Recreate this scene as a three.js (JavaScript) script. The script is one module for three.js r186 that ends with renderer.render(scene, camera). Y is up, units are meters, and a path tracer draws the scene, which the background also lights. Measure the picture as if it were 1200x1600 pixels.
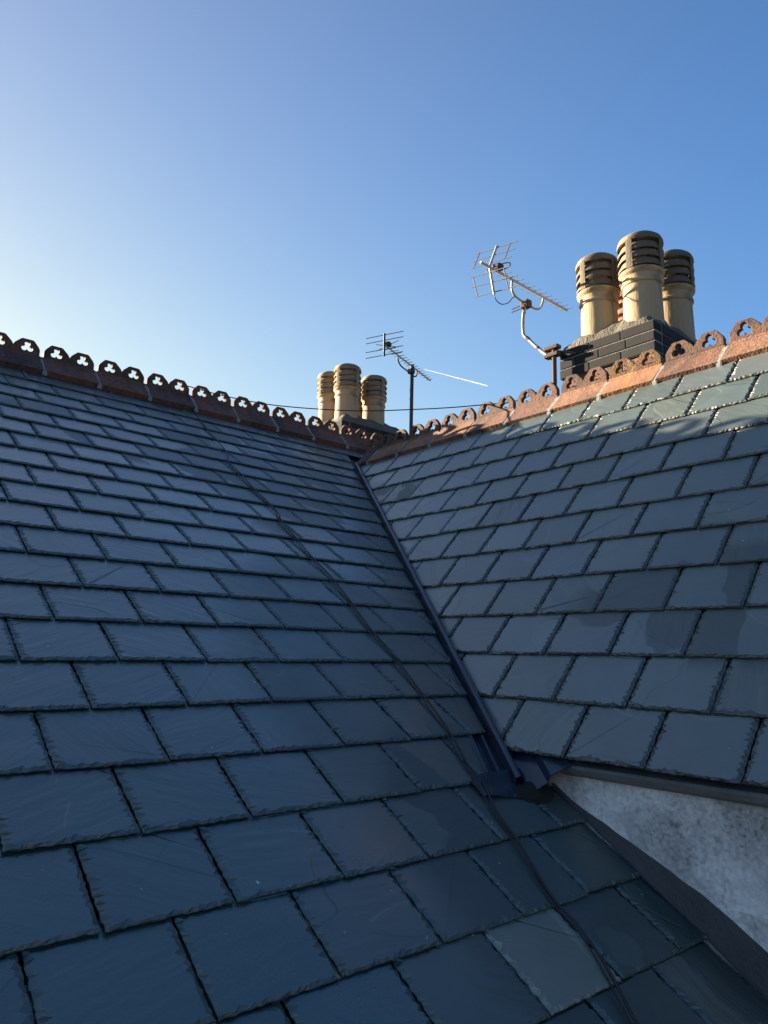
import * as THREE from 'three';
import { mergeGeometries, toCreasedNormals } from 'three/addons/utils/BufferGeometryUtils.js';
import { RoundedBoxGeometry } from 'three/addons/geometries/RoundedBoxGeometry.js';

// World axes: x runs along the cross roof's ridge, -z along the main roof's ridge, y up. H lifts the camera above the ground.
const H = 8, R = Math.PI / 180;
const EXPOSURE = 6;
const scene = new THREE.Scene();

// ---------------------------------------------------------------- camera
const yaw = 49.3953 * R, pitch = 10.8032 * R, roll = 1.0693 * R;
const camera = new THREE.PerspectiveCamera(69.8525, 768 / 1024, 0.05, 8000);
{
  const hf = new THREE.Vector3(-Math.sin(yaw), 0, -Math.cos(yaw));
  const rt = new THREE.Vector3(Math.cos(yaw), 0, -Math.sin(yaw));
  const fw = hf.clone().multiplyScalar(Math.cos(pitch)).add(new THREE.Vector3(0, Math.sin(pitch), 0));
  const up0 = new THREE.Vector3().crossVectors(rt, fw);
  camera.up.copy(rt).multiplyScalar(-Math.sin(roll)).addScaledVector(up0, Math.cos(roll));
  camera.position.set(0, H, 0);
  camera.lookAt(fw.x, H + fw.y, fw.z);
  camera.updateMatrixWorld(); camera.updateProjectionMatrix();
}

// ---------------------------------------------------------------- sun and sky
const sunDir = new THREE.Vector3(-1, 0.257, 0.338).normalize();
const sun = new THREE.DirectionalLight(new THREE.Color(1.0, 0.84, 0.62), 4.4);
sun.position.copy(sunDir).multiplyScalar(40).add(new THREE.Vector3(-2, H, -4));
sun.target.position.set(-2, H, -4);
sun.castShadow = true;
sun.shadow.mapSize.set(4096, 4096);
Object.assign(sun.shadow.camera, { left: -12, right: 12, top: 12, bottom: -12, near: 1, far: 90 });
sun.shadow.radius = 1;
scene.add(sun, sun.target);

{
  // clear winter sky: paler towards the sun and the horizon, deep blue overhead and opposite the sun
  const K = [[1.7668, -3.0553, -2.4212, -0.016, -0.0003, 1.0823], [1.3366, -2.1175, -1.6688, 0.0728, 0.2018, 0.5313], [0.074, 0.0925, 0.1368, -0.6283, -0.1611, -0.3109]];
  const w = 1024, h = 512, data = new Float32Array(w * h * 4);
  for (let j = 0; j < h; j++) for (let i = 0; i < w; i++) {
    const el = ((j + 0.5) / h - 0.5) * Math.PI, az = ((i + 0.5) / w - 0.5) * 2 * Math.PI;
    const dx = Math.cos(el) * Math.cos(az), dy = Math.sin(el), dz = Math.cos(el) * Math.sin(az);
    const o = (j * w + i) * 4; let c;
    if (dy < 0) c = [0.10, 0.10, 0.09];
    else {
      const ga = Math.acos(Math.min(1, dx * sunDir.x + dy * sunDir.y + dz * sunDir.z)) / R, e = el / R;
      const E = Math.min(1.15, Math.max(0.25, e / 45)), G0 = ga / 90, G = Math.min(1, Math.max(0.2, G0));
      const g = G0 < 0.2 ? Math.exp((0.2 - G0) * 3) : Math.exp(-0.35 * (G0 - G));
      c = K.map((q) => g * Math.exp(q[0] + q[1] * E + q[2] * G + q[3] * E * G + q[4] * G * G + q[5] * E * E));
    }
    data[o] = c[0] / EXPOSURE; data[o + 1] = c[1] / EXPOSURE; data[o + 2] = c[2] / EXPOSURE; data[o + 3] = 1;
  }
  const sky = new THREE.DataTexture(data, w, h, THREE.RGBAFormat, THREE.FloatType);
  sky.mapping = THREE.EquirectangularReflectionMapping; sky.magFilter = THREE.LinearFilter; sky.minFilter = THREE.LinearFilter; sky.needsUpdate = true;
  scene.background = sky; scene.environment = sky;
}
const renderer = new THREE.WebGLRenderer({ antialias: true });
renderer.toneMapping = THREE.LinearToneMapping;
renderer.toneMappingExposure = EXPOSURE;
renderer.shadowMap.enabled = true;
renderer.shadowMap.type = THREE.PCFSoftShadowMap;

// ---------------------------------------------------------------- helpers
function rng(seed) { let s = seed >>> 0; return () => { s = (s + 0x6d2b79f5) | 0; let t = Math.imul(s ^ (s >>> 15), 1 | s); t = (t + Math.imul(t ^ (t >>> 7), 61 | t)) ^ t; return ((t ^ (t >>> 14)) >>> 0) / 4294967296; }; }
function hash(x, y, s = 0) { let h = Math.imul(x | 0, 374761393) + Math.imul(y | 0, 668265263) + Math.imul(s | 0, 1274126177); h = Math.imul(h ^ (h >>> 13), 1274126177); return ((h ^ (h >>> 16)) >>> 0) / 4294967296; }
function vn(x, y, s = 0) {
  const i = Math.floor(x), j = Math.floor(y); let f = x - i, g = y - j; f = f * f * (3 - 2 * f); g = g * g * (3 - 2 * g);
  const a = hash(i, j, s), b = hash(i + 1, j, s), c = hash(i, j + 1, s), d = hash(i + 1, j + 1, s);
  return a + (b - a) * f + (c - a + (a - b - c + d) * f) * g;
}
function fbm(x, y, o = 4, s = 0) { let a = 0, w = 0.5, n = 0; for (let k = 0; k < o; k++) { a += w * vn(x, y, s + k * 17); n += w; w *= 0.5; x = x * 2.03 + 7.1; y = y * 2.03 + 3.7; } return a / n; }
const sstep = (a, b, x) => { const t = Math.min(1, Math.max(0, (x - a) / (b - a))); return t * t * (3 - 2 * t); };
const clamp01 = (x) => Math.min(1, Math.max(0, x));
const linToByte = (c) => Math.round(255 * clamp01(c <= 0.0031308 ? c * 12.92 : 1.055 * Math.pow(c, 1 / 2.4) - 0.055));
function dataTex(w, h, fn, srgb, wrap = THREE.RepeatWrapping) {
  const d = new Uint8Array(w * h * 4);
  for (let j = 0; j < h; j++) for (let i = 0; i < w; i++) {
    const c = fn(i / w, j / h), o = (j * w + i) * 4;
    if (srgb) { d[o] = linToByte(c[0]); d[o + 1] = linToByte(c[1]); d[o + 2] = linToByte(c[2]); }
    else d[o] = d[o + 1] = d[o + 2] = Math.round(255 * clamp01(c));
    d[o + 3] = 255;
  }
  return finishTex(d, w, h, srgb, wrap);
}
function finishTex(d, w, h, srgb, wrap) {
  const t = new THREE.DataTexture(d, w, h, THREE.RGBAFormat);
  if (srgb) t.colorSpace = THREE.SRGBColorSpace;
  t.wrapS = t.wrapT = wrap; t.magFilter = THREE.LinearFilter; t.minFilter = THREE.LinearMipmapLinearFilter; t.generateMipmaps = true; t.anisotropy = 8; t.needsUpdate = true;
  return t;
}
const used = {};
function numbered(n) { if (!(n in used)) { used[n] = 0; return n; } used[n]++; return n + '_' + String(used[n]).padStart(3, '0'); }
function thing(name, label, category, pos = [0, 0, 0], group) {
  const o = new THREE.Group(); o.name = numbered(name); o.position.set(...pos); o.userData = { label, category };
  if (group) o.userData.group = group;
  scene.add(o); return o;
}
function part(parent, name, geo, mat, label) {
  const m = new THREE.Mesh(geo, mat); m.name = name; m.castShadow = m.receiveShadow = true;
  if (label) m.userData.label = label;
  parent.add(m); return m;
}
// geometry given in world coordinates, put under a group that stands at its own base
function wpart(parent, name, geo, mat, label) { const p = parent.getWorldPosition(new THREE.Vector3()); geo.translate(-p.x, -p.y, -p.z); return part(parent, name, geo, mat, label); }
const wp = (e, d, y) => new THREE.Vector3(e, y + H, -d);           // along the cross ridge, along the main ridge, height above the camera
function boxUV(geo, s = 1) {                                         // uv in metres from the dominant axis
  const g = geo.index ? geo.toNonIndexed() : geo; const p = g.attributes.position, n = g.attributes.normal, uv = new Float32Array(p.count * 2);
  for (let i = 0; i < p.count; i += 3) {
    let nx = 0, ny = 0, nz = 0; for (let k = 0; k < 3; k++) { nx += n.getX(i + k); ny += n.getY(i + k); nz += n.getZ(i + k); }
    nx = Math.abs(nx); ny = Math.abs(ny); nz = Math.abs(nz);
    for (let k = 0; k < 3; k++) { const x = p.getX(i + k), y = p.getY(i + k), z = p.getZ(i + k); const q = (i + k) * 2;
      if (nx >= ny && nx >= nz) { uv[q] = z * s; uv[q + 1] = y * s; } else if (ny >= nz) { uv[q] = x * s; uv[q + 1] = z * s; } else { uv[q] = x * s; uv[q + 1] = y * s; } }
  }
  g.setAttribute('uv', new THREE.BufferAttribute(uv, 2)); return g;
}
function tube(points, r, seg = 40, rad = 8, closed = false) { return new THREE.TubeGeometry(new THREE.CatmullRomCurve3(points, closed, 'centripetal'), seg, r, rad, closed); }
function rod(a, b, r, rad = 8, r2 = r) {
  const d = new THREE.Vector3().subVectors(b, a), g = new THREE.CylinderGeometry(r2, r, d.length(), rad);
  g.translate(0, d.length() / 2, 0); g.applyQuaternion(new THREE.Quaternion().setFromUnitVectors(new THREE.Vector3(0, 1, 0), d.normalize())); g.translate(a.x, a.y, a.z); return g;
}
const V3 = (x, y, z) => new THREE.Vector3(x, y, z);

// ---------------------------------------------------------------- the two roof planes (measured)
const P1 = 32.8736 * R, P2 = 49.6671 * R;
const G1 = 0.24074, G2 = 0.23351, SW = 0.305;                       // gauges and slate width
const A1 = { o: V3(-5.223, 1.7749 + H, -0.4766), x: V3(0, 0, -1), y: V3(Math.sin(P1), Math.cos(P1), 0), z: V3(Math.cos(P1), -Math.sin(P1), 0) };
const A2 = { o: V3(-1.9155, 1.4165 + H, -3.7537), x: V3(1, 0, 0), y: V3(0, Math.cos(P2), Math.sin(P2)), z: V3(0, -Math.sin(P2), Math.cos(P2)) };
const onPlane = (A, u, v, n = 0) => A.o.clone().addScaledVector(A.x, u).addScaledVector(A.z, v).addScaledVector(A.y, n);
const toPlane = (A, p) => { const d = p.clone().sub(A.o); return { u: d.dot(A.x), v: d.dot(A.z), n: d.dot(A.y) }; };
// valley line: where the planes meet
const vDir = V3().crossVectors(A1.y, A2.y).normalize(); if (vDir.y > 0) vDir.negate();   // pointing down the valley
const vPt = (() => {           // the point of the valley at height H
  // plane 1: n1.(p - o1) = 0, plane 2: n2.(p - o2) = 0, y = H
  const c1 = A1.y.dot(A1.o) - A1.y.y * H, c2 = A2.y.dot(A2.o) - A2.y.y * H;
  return V3(c1 / A1.y.x, H, c2 / A2.y.z);
})();
const vl1 = { p: toPlane(A1, vPt), d: { u: vDir.dot(A1.x), v: vDir.dot(A1.z) } };
const vl2 = { p: toPlane(A2, vPt), d: { u: vDir.dot(A2.x), v: vDir.dot(A2.z) } };

// ---------------------------------------------------------------- slate textures, one set per plane, in metres on the plane
function slateMaps(seed, S, u0, v0, g, parity, damp, dull, specks, alb, rough, tone, ior, coat) {
  const N = 2048, col = new Uint8Array(N * N * 4), rgh = new Uint8Array(N * N * 4), bmp = new Uint8Array(N * N * 4), gls = new Uint8Array(N * N * 4);
  for (let j = 0; j < N; j++) {
    const v = v0 + (j + 0.5) / N * S, k = Math.ceil(v / g), odd = ((k % 2) + 2) % 2;
    for (let i = 0; i < N; i++) {
      const u = u0 + (i + 0.5) / N * S, c = Math.floor(u / SW + (odd === parity ? 0 : 0.5));
      const r1 = hash(c, k, seed), r2 = hash(c, k, seed + 5), r3 = hash(c, k, seed + 9);
      const th = (r1 - 0.5) * 1.5 + (r2 > 0.8 ? 1.1 : 0), ct = Math.cos(th), st = Math.sin(th);
      const ox = r2 * 31, oy = r3 * 57;
      const p = u * ct + v * st + ox, q = -u * st + v * ct + oy;
      // riven face: long shallow ripples, fine grain, now and then a delamination step
      const rip = vn(p * 7, q * 46, 3) * 0.5 + vn(p * 22, q * 120, 4) * 0.25;
      const low = fbm(p * 5, q * 9, 2, 6);
      const st1 = vn(p * 3.3 + 0.4 * low, q * 6.5, 8), step = sstep(0.62, 0.632, st1) * (r3 > 0.45 ? 1 : 0);
      const line = r1 > 0.78 ? Math.max(0, 1 - Math.abs(vn(p * 2.2, q * 5, 12) - 0.5) * 90) * sstep(0.5, 0.62, vn(p * 4, q * 4, 13)) : 0;
      const fine = hash(i, j, seed + 2);
      const b = 0.42 + 0.22 * (rip - 0.4) * (0.3 + r2) + 0.26 * (low - 0.5) + 0.13 * step - 0.22 * line + 0.03 * (fine - 0.5);
      // tone of the stone and dried water marks
      const mott = fbm(u * 9 + r1 * 20, v * 9, 3, 21) - 0.5, big = fbm(u * 1.3, v * 1.3, 2, 25) - 0.5;
      let w = damp(u, v);
      if (w > 0) { const f = fbm(u * 3.1 + r1 * 3.0, v * 2.3 + r2 * 2.0, 2, 33) + 0.05 * (vn(u * 26, v * 26, 35) - 0.5); w = w * sstep(0.5, 0.518, f + (r3 - 0.5) * 0.12); }
      let a = alb * (1 + 0.22 * mott + 0.16 * big + 0.08 * (fine - 0.5) + 0.10 * step - 0.35 * line);
      let ro = rough + 0.12 * mott + 0.10 * (r2 - 0.5) + 0.05 * (fine - 0.5);
      a *= 1 - 0.36 * w; ro += 0.16 * w; const du = dull(u, v) * (0.75 + 0.5 * mott); ro += 0.22 * du;
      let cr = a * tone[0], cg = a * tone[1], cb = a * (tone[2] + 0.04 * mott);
      if (specks && vn(u * 40, v * 40, 77) > 0.985 && vn(u * 150, v * 150, 78) > 0.62) { cr = cg = cb = 0.5; }
      let gl = 0.96 - 0.7 * du - 0.3 * r3 * r3 - 0.62 * w + 0.35 * mott;
      if (i > N * 0.965) { const q2 = 0.5 + 0.5 * fbm(i * 0.09, j * 0.09, 3, 44); const ef = alb > 0.08 ? 0.5 : 1; cr = alb * tone[0] * ef * q2; cg = alb * tone[1] * ef * q2; cb = alb * tone[2] * ef * q2; ro = 0.55; gl = 0.1; }   // last strip of the map: the broken stone of the dressed edges
      const o = (j * N + i) * 4;
      col[o] = linToByte(cr); col[o + 1] = linToByte(cg); col[o + 2] = linToByte(cb);
      rgh[o] = rgh[o + 1] = rgh[o + 2] = 255 * clamp01(ro);
      bmp[o] = bmp[o + 1] = bmp[o + 2] = 255 * clamp01(b);
      gls[o] = gls[o + 1] = gls[o + 2] = 255 * clamp01(gl); gls[o + 3] = 255;   // how glazed the face is: dull where water has dried
      col[o + 3] = rgh[o + 3] = bmp[o + 3] = 255;
    }
  }
  const W = THREE.MirroredRepeatWrapping;
  const m = new THREE.MeshPhysicalMaterial({ color: 0xffffff, vertexColors: true, ior, clearcoat: coat, clearcoatRoughness: 0.34, clearcoatMap: finishTex(gls, N, N, false, W), map: finishTex(col, N, N, true, W), roughnessMap: finishTex(rgh, N, N, false, W), roughness: 1, bumpMap: finishTex(bmp, N, N, false, W), bumpScale: 0.012 });
  m.userData = { S, u0, v0 };
  return m;
}
const blob = (u, v, cu, cv, ru, rv) => Math.max(0, 1 - ((u - cu) / ru) ** 2 - ((v - cv) / rv) ** 2);
const damp1 = (u, v) => clamp01(3 * (blob(u, v, 2.25, 1.3, 0.95, 1.3) + blob(u, v, 1.5, 4.5, 0.55, 0.8) + blob(u, v, 1.1, 0.9, 0.9, 0.5)));
const damp2 = (u, v) => clamp01(3 * (blob(u, v, -2.2, 0.7, 0.55, 0.6) + blob(u, v, 0.75, 1.6, 0.8, 0.34)));
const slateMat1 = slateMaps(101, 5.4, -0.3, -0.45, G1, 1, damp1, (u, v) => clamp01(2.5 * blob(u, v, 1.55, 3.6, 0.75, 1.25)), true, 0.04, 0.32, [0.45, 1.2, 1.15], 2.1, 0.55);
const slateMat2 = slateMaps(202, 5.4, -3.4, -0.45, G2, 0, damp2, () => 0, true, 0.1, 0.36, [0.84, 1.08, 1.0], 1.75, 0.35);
console.log('slate textures');

// ---------------------------------------------------------------- one slate: bevelled by hand-dressed, chipped edges
function clipPoly(poly, a, b, c) {            // keep a*u + b*v <= c ; a new edge is a cut edge (type 3)
  const out = [];
  for (let i = 0; i < poly.length; i++) {
    const P = poly[i], Q = poly[(i + 1) % poly.length], dp = a * P.u + b * P.v - c, dq = a * Q.u + b * Q.v - c;
    if (dp <= 0) out.push({ u: P.u, v: P.v, t: P.t });
    if (dp <= 0 !== dq <= 0) { const s = dp / (dp - dq); out.push({ u: P.u + (Q.u - P.u) * s, v: P.v + (Q.v - P.v) * s, t: dp <= 0 ? 3 : P.t }); }
  }
  return out;
}
function slateGeo(poly, vt, g, r, M, tint, tiltU, lift) {
  const th = 0.0095, uc = poly.reduce((s, p) => s + p.u, 0) / poly.length;
  const top = (u, v) => 0.0225 + 0.058 * (v - vt) + lift + tiltU * (u - uc);
  const ring = [];
  for (let i = 0; i < poly.length; i++) {
    const P = poly[i], Q = poly[(i + 1) % poly.length], len = Math.hypot(Q.u - P.u, Q.v - P.v); if (len < 1e-4) continue;
    const du = (Q.u - P.u) / len, dv = (Q.v - P.v) / len, nu = dv, nv = -du;
    const seg = P.t === 0 ? len : P.t === 3 ? 0.03 : 0.0105;
    let s = 0, run = 0.5, tooth = 0;
    while (s < len - 1e-5) {
      const u = P.u + du * s, v = P.v + dv * s, shown = v > vt - g - 0.03;
      run = clamp01(run * 0.6 + (r() - 0.3) * 0.7);
      const chip = P.t === 0 ? 0.0004 : P.t === 3 ? 0.0012 + 0.002 * r() : 0.003 + (P.t === 1 ? (tooth++ % 2 ? 0.003 + 0.006 * r() : 0.007 + 0.016 * r()) : 0.019 * run * (r() < 0.1 ? 1.5 : 1) * (0.25 + 0.75 * r()));
      const jit = P.t === 1 || P.t === 2 ? (r() - 0.3) * 0.004 : 0;
      ring.push({ u: u + nu * jit, v: v + nv * jit, nu, nv, chip, drop: P.t === 0 ? 0.0005 : P.t === 3 ? 0.001 : 0.003 + 0.0055 * r(), first: s === 0 });
      s += shown ? Math.min(seg * (0.6 + 0.8 * r()), Math.max(len - s, 0.004)) : Math.max(0.02, Math.min(len - s, Math.abs(dv) > 0.3 ? Math.abs(vt - g - 0.03 - v) / Math.abs(dv) + 0.001 : len - s));
      if (len - s < 0.003) break;
    }
  }
  const n = ring.length; if (n < 3) return null;
  for (let i = 0; i < n; i++) { const p = ring[i], q = ring[(i - 1 + n) % n]; let nu = p.nu, nv = p.nv; if (p.first) { nu = p.nu + q.nu; nv = p.nv + q.nv; } p.iu = p.u + nu * p.chip; p.iv = p.v + nv * p.chip; }
  const pos = [], col = [], uv = [];
  const put = (u, y, v, c, edge) => { pos.push(u, y, v); col.push(tint[0] * c, tint[1] * c, tint[2] * c); uv.push(edge ? 0.984 + 0.02 * (((u * 7) % 1) - 0.5) * 0.9 : (u - M.u0) / M.S, (v - M.v0) / M.S); };
  const contour = ring.map((p) => new THREE.Vector2(p.iu, p.iv));
  for (const f of THREE.ShapeUtils.triangulateShape(contour, [])) {
    const [a, b, c] = f.map((k) => ring[k]); const cr = (b.iv - a.iv) * (c.iu - a.iu) - (b.iu - a.iu) * (c.iv - a.iv);
    for (const p of cr > 0 ? [a, b, c] : [a, c, b]) put(p.iu, top(p.iu, p.iv), p.iv, 1);
  }
  for (let i = 0; i < n; i++) {
    const p = ring[i], q = ring[(i + 1) % n], c = 0.75 + 0.5 * r();
    const I = [p.iu, top(p.iu, p.iv), p.iv], J = [q.iu, top(q.iu, q.iv), q.iv], K = [p.u, top(p.u, p.v) - p.drop, p.v], L = [q.u, top(q.u, q.v) - q.drop, q.v];
    const B = [p.u, top(p.u, p.v) - th, p.v], C = [q.u, top(q.u, q.v) - th, q.v];
    for (const t of [[I, K, J], [J, K, L], [K, B, L], [L, B, C]]) for (const x of t) put(x[0], x[1], x[2], c, true);
  }
  const geo = new THREE.BufferGeometry();
  geo.setAttribute('position', new THREE.Float32BufferAttribute(pos, 3));
  geo.setAttribute('color', new THREE.Float32BufferAttribute(col, 3));
  geo.setAttribute('uv', new THREE.Float32BufferAttribute(uv, 2));
  geo.computeVertexNormals();
  return geo;
}
const frustumPx = V3();
function inView(A, poly) {
  let x0 = 9, x1 = -9, y0 = 9, y1 = -9;
  for (const p of poly) { frustumPx.copy(onPlane(A, p.u, p.v)); const q = frustumPx.clone().applyMatrix4(camera.matrixWorldInverse); if (q.z > -0.2) continue; frustumPx.project(camera); x0 = Math.min(x0, frustumPx.x); x1 = Math.max(x1, frustumPx.x); y0 = Math.min(y0, frustumPx.y); y1 = Math.max(y1, frustumPx.y); }
  return x0 < 1 && x1 > -1 && y0 < 1 && y1 > -1;
}
function basis(group, A) { group.position.copy(A.o); group.quaternion.setFromRotationMatrix(new THREE.Matrix4().makeBasis(A.x, A.y, A.z)); }
function laySlates(group, A, mat, rows, jRange, jointOf, g, clips, seed, opts) {
  const rest = [];
  for (const k of rows) {
    const [a, b] = jRange(k);
    for (let j = a; j < b; j += opts.step(k)) {
      const r = rng(seed + k * 911 + Math.round(j * 2) * 37);
      const w = opts.step(k) * SW, jit = (q) => (hash(Math.round(q * 2), k, seed) - 0.5) * 0.009;
      const u0 = jointOf(k, j) * SW + jit(j) + 0.0026, u1 = jointOf(k, j) * SW + w + jit(j + opts.step(k)) - 0.0026;
      const vt = k * g + (r() - 0.5) * 0.006, sk = (r() - 0.5) * 0.004, len = opts.len(k), vh = Math.max(vt - len, opts.top);
      let poly = [{ u: u0, v: vh, t: 1 }, { u: u0, v: vt - sk, t: 2 }, { u: u1, v: vt + sk, t: 1 }, { u: u1, v: vh, t: 0 }];
      for (const c of clips(k)) { poly = clipPoly(poly, ...c); if (poly.length < 3) break; }
      if (poly.length < 3) continue;
      let ar = 0; poly.forEach((p, i) => { const q = poly[(i + 1) % poly.length]; ar += p.u * q.v - q.u * p.v; }); if (Math.abs(ar) < 0.012) continue;
      const shown = clipPoly(poly, 0, -1, -(vt - g)); if (shown.length < 3) continue;
      const tone = 1 + (r() - 0.5) * 0.26, hue = (r() - 0.5) * 0.08, purple = r() < 0.12 ? 0.05 : 0;
      let tint = [tone * (1 + hue + purple), tone * (1 - purple * 0.3), tone * (1 - hue + purple)];
      if (opts.special) tint = opts.special(k, j, tint) || tint;
      const geo = slateGeo(poly, vt, g, r, mat.userData, tint, (r() - 0.5) * 0.012, (r() - 0.5) * 0.0012);
      if (!geo) continue;
      if (inView(A, shown)) part(group, 'slate', geo, mat, opts.special && opts.special(k, j, tint) ? 'pale grey green slate among the dark ones' : undefined); else rest.push(geo);
    }
  }
  if (rest.length) { const m = part(group, 'slate_field', mergeGeometries(rest), mat); m.userData.kind = 'stuff'; }
}
// half-plane left of the valley on plane 1 (u grows towards the valley), right of it on plane 2
function valleyClip(vl, side, off) { // side -1: keep smaller u
  const nx = vl.d.v, ny = -vl.d.u, s = Math.sign(nx) * -side;     // normal pointing to the removed side
  const a = nx * s, b = ny * s; return [a, b, a * vl.p.u + b * vl.p.v - off];
}
const lining = new THREE.MeshStandardMaterial({ color: new THREE.Color(0.035, 0.036, 0.04), roughness: 0.9 });
const slab = (u0, u1, v0, v1, n0, n1) => { const g = new THREE.BoxGeometry(u1 - u0, n1 - n0, v1 - v0); g.translate((u0 + u1) / 2, (n0 + n1) / 2, (v0 + v1) / 2); return g; };

const WALLU = 1.84, RIDGE1 = -0.36, RIDGE2 = -0.36;
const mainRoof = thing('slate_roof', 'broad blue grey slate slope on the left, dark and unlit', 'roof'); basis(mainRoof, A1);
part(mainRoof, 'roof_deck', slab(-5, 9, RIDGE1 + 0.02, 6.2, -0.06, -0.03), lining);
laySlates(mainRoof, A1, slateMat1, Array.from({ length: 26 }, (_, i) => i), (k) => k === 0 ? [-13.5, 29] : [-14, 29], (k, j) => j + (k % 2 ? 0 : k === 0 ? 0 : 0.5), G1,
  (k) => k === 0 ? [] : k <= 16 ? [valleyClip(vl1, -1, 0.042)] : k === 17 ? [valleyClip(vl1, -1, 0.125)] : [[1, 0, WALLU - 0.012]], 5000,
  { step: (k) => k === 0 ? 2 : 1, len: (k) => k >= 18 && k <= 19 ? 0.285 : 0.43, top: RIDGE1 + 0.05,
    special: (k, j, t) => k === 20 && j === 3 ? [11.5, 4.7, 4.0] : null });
const crossRoof = thing('slate_roof', 'steeper slate slope on the right with a sunlit strip under its ridge', 'roof'); basis(crossRoof, A2);
part(crossRoof, 'roof_deck', slab(-0.3, 6, RIDGE2 + 0.02, 2.27, -0.06, -0.03), lining);
laySlates(crossRoof, A2, slateMat2, Array.from({ length: 11 }, (_, i) => i), () => [-12, 16], (k, j) => j + (k % 2 ? 0.5 : 0), G2,
  () => [valleyClip(vl2, 1, 0.02)], 9000, { step: () => 1, len: () => 0.43, top: RIDGE2 + 0.05 });
{ // the far side of each roof and the boarding up to the valley
  const s = new THREE.Shape(); const pts = [[-0.3, RIDGE2 + 0.02], [-0.3, 2.27]];
  const at = (v) => vl2.p.u + (v - vl2.p.v) / vl2.d.v * vl2.d.u + 0.03;
  const poly = [[-0.3, -0.34], [-0.3, 2.27], [at(2.27), 2.27], [at(-0.34), -0.34]];
  s.moveTo(poly[0][0], -poly[0][1]); for (const p of poly.slice(1)) s.lineTo(p[0], -p[1]); s.closePath();
  const g = new THREE.ExtrudeGeometry(s, { depth: 0.02, bevelEnabled: false }); g.rotateX(-Math.PI / 2); g.translate(0, -0.052, 0);
  part(crossRoof, 'valley_board', g, lining);
}
console.log('slates', mainRoof.children.length, crossRoof.children.length);
const ridge1 = { e: -5.531, y: 2.078 }, ridge2 = { d: 4.016, y: 1.748 };   // tops of the two ridges
function farSlope(group, build) { part(group, 'far_slope', build, lining); }
{
  const g = new THREE.BoxGeometry(14, 0.03, 6); g.translate(0, -0.045, 3);
  const m = part(mainRoof, 'far_slope', g, lining); const inv = mainRoof.matrix.clone(); mainRoof.updateMatrixWorld();
  const B = new THREE.Matrix4().makeBasis(V3(0, 0, 1), V3(-Math.sin(P1), Math.cos(P1), 0), V3(-Math.cos(P1), -Math.sin(P1), 0)); B.setPosition(ridge1.e, ridge1.y + H - 0.09, -2.5);
  m.applyMatrix4(mainRoof.matrixWorld.clone().invert().multiply(B));
  const g2 = new THREE.BoxGeometry(12, 0.03, 2.4); g2.translate(0, -0.045, 1.2);
  const m2 = part(crossRoof, 'far_slope', g2, lining); crossRoof.updateMatrixWorld();
  const B2 = new THREE.Matrix4().makeBasis(V3(-1, 0, 0), V3(0, Math.cos(P2), -Math.sin(P2)), V3(0, -Math.sin(P2), -Math.cos(P2))); B2.setPosition(-1.0, ridge2.y + H - 0.09, -ridge2.d);
  m2.applyMatrix4(crossRoof.matrixWorld.clone().invert().multiply(B2));
}

// ---------------------------------------------------------------- clay, mortar and other materials
const clayBump = dataTex(512, 512, (x, y) => 0.6 * fbm(x * 24, y * 24, 4, 51) + 0.4 * vn(x * 140, y * 140, 52), false);
const clayMap = dataTex(1024, 1024, (x, y) => {
  const a = fbm(x * 7, y * 7, 4, 61), b = fbm(x * 26, y * 26, 3, 62), soot = sstep(0.46, 0.66, fbm(x * 4.3, y * 4.3, 4, 63)), g = vn(x * 300, y * 300, 64);
  const t = 0.72 + 0.5 * a + 0.5 * (b - 0.5) + 0.2 * (g - 0.5) + 0.7 * (vn(x * 95, y * 95, 66) - 0.5); let c = [0.225 * t, 0.112 * t, 0.068 * t];
  c = c.map((q, i) => q * (1 - 0.55 * soot) + [0.05, 0.036, 0.032][i] * 0.55 * soot);
  const li = sstep(0.70, 0.74, fbm(x * 30, y * 30, 3, 65)); return c.map((q, i) => q * (1 - 0.6 * li) + [0.2, 0.17, 0.13][i] * 0.6 * li);
}, true);
const lichenMap = dataTex(512, 512, (x, y) => {
  const a = fbm(x * 9, y * 9, 4, 71), b = sstep(0.42, 0.6, fbm(x * 6, y * 6, 4, 72)), w = 0.6 * sstep(0.7, 0.75, fbm(x * 18, y * 18, 3, 73)), t = 0.7 + 0.6 * a;
  let c = [0.24 * t, 0.11 * t, 0.055 * t]; c = c.map((q, i) => q * (1 - b) + [0.26, 0.13, 0.042][i] * t * b); return c.map((q, i) => q * (1 - w) + [0.42, 0.38, 0.25][i] * w);
}, true);
function clay(color, extra = {}) { return new THREE.MeshStandardMaterial({ color, map: clayMap, bumpMap: clayBump, bumpScale: 0.004, roughness: 0.85, ...extra }); }
const clays = [clay(new THREE.Color(0.8, 0.78, 0.76)), clay(new THREE.Color(0.66, 0.6, 0.62)), clay(new THREE.Color(0.9, 0.84, 0.78)), clay(new THREE.Color(0.56, 0.52, 0.55))];
const darkClays = [clay(new THREE.Color(0.58, 0.48, 0.58)), clay(new THREE.Color(0.46, 0.42, 0.54)), clay(new THREE.Color(0.64, 0.54, 0.6))];
const crestMats = [clay(new THREE.Color(0.5, 0.47, 0.48)), clay(new THREE.Color(0.4, 0.4, 0.42))], lichenCrest = new THREE.MeshStandardMaterial({ color: new THREE.Color(0.5, 0.52, 0.4), map: lichenMap, bumpMap: clayBump, bumpScale: 0.006, roughness: 0.9 });
const lichenClay = new THREE.MeshStandardMaterial({ map: lichenMap, bumpMap: clayBump, bumpScale: 0.004, roughness: 0.88 });
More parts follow.
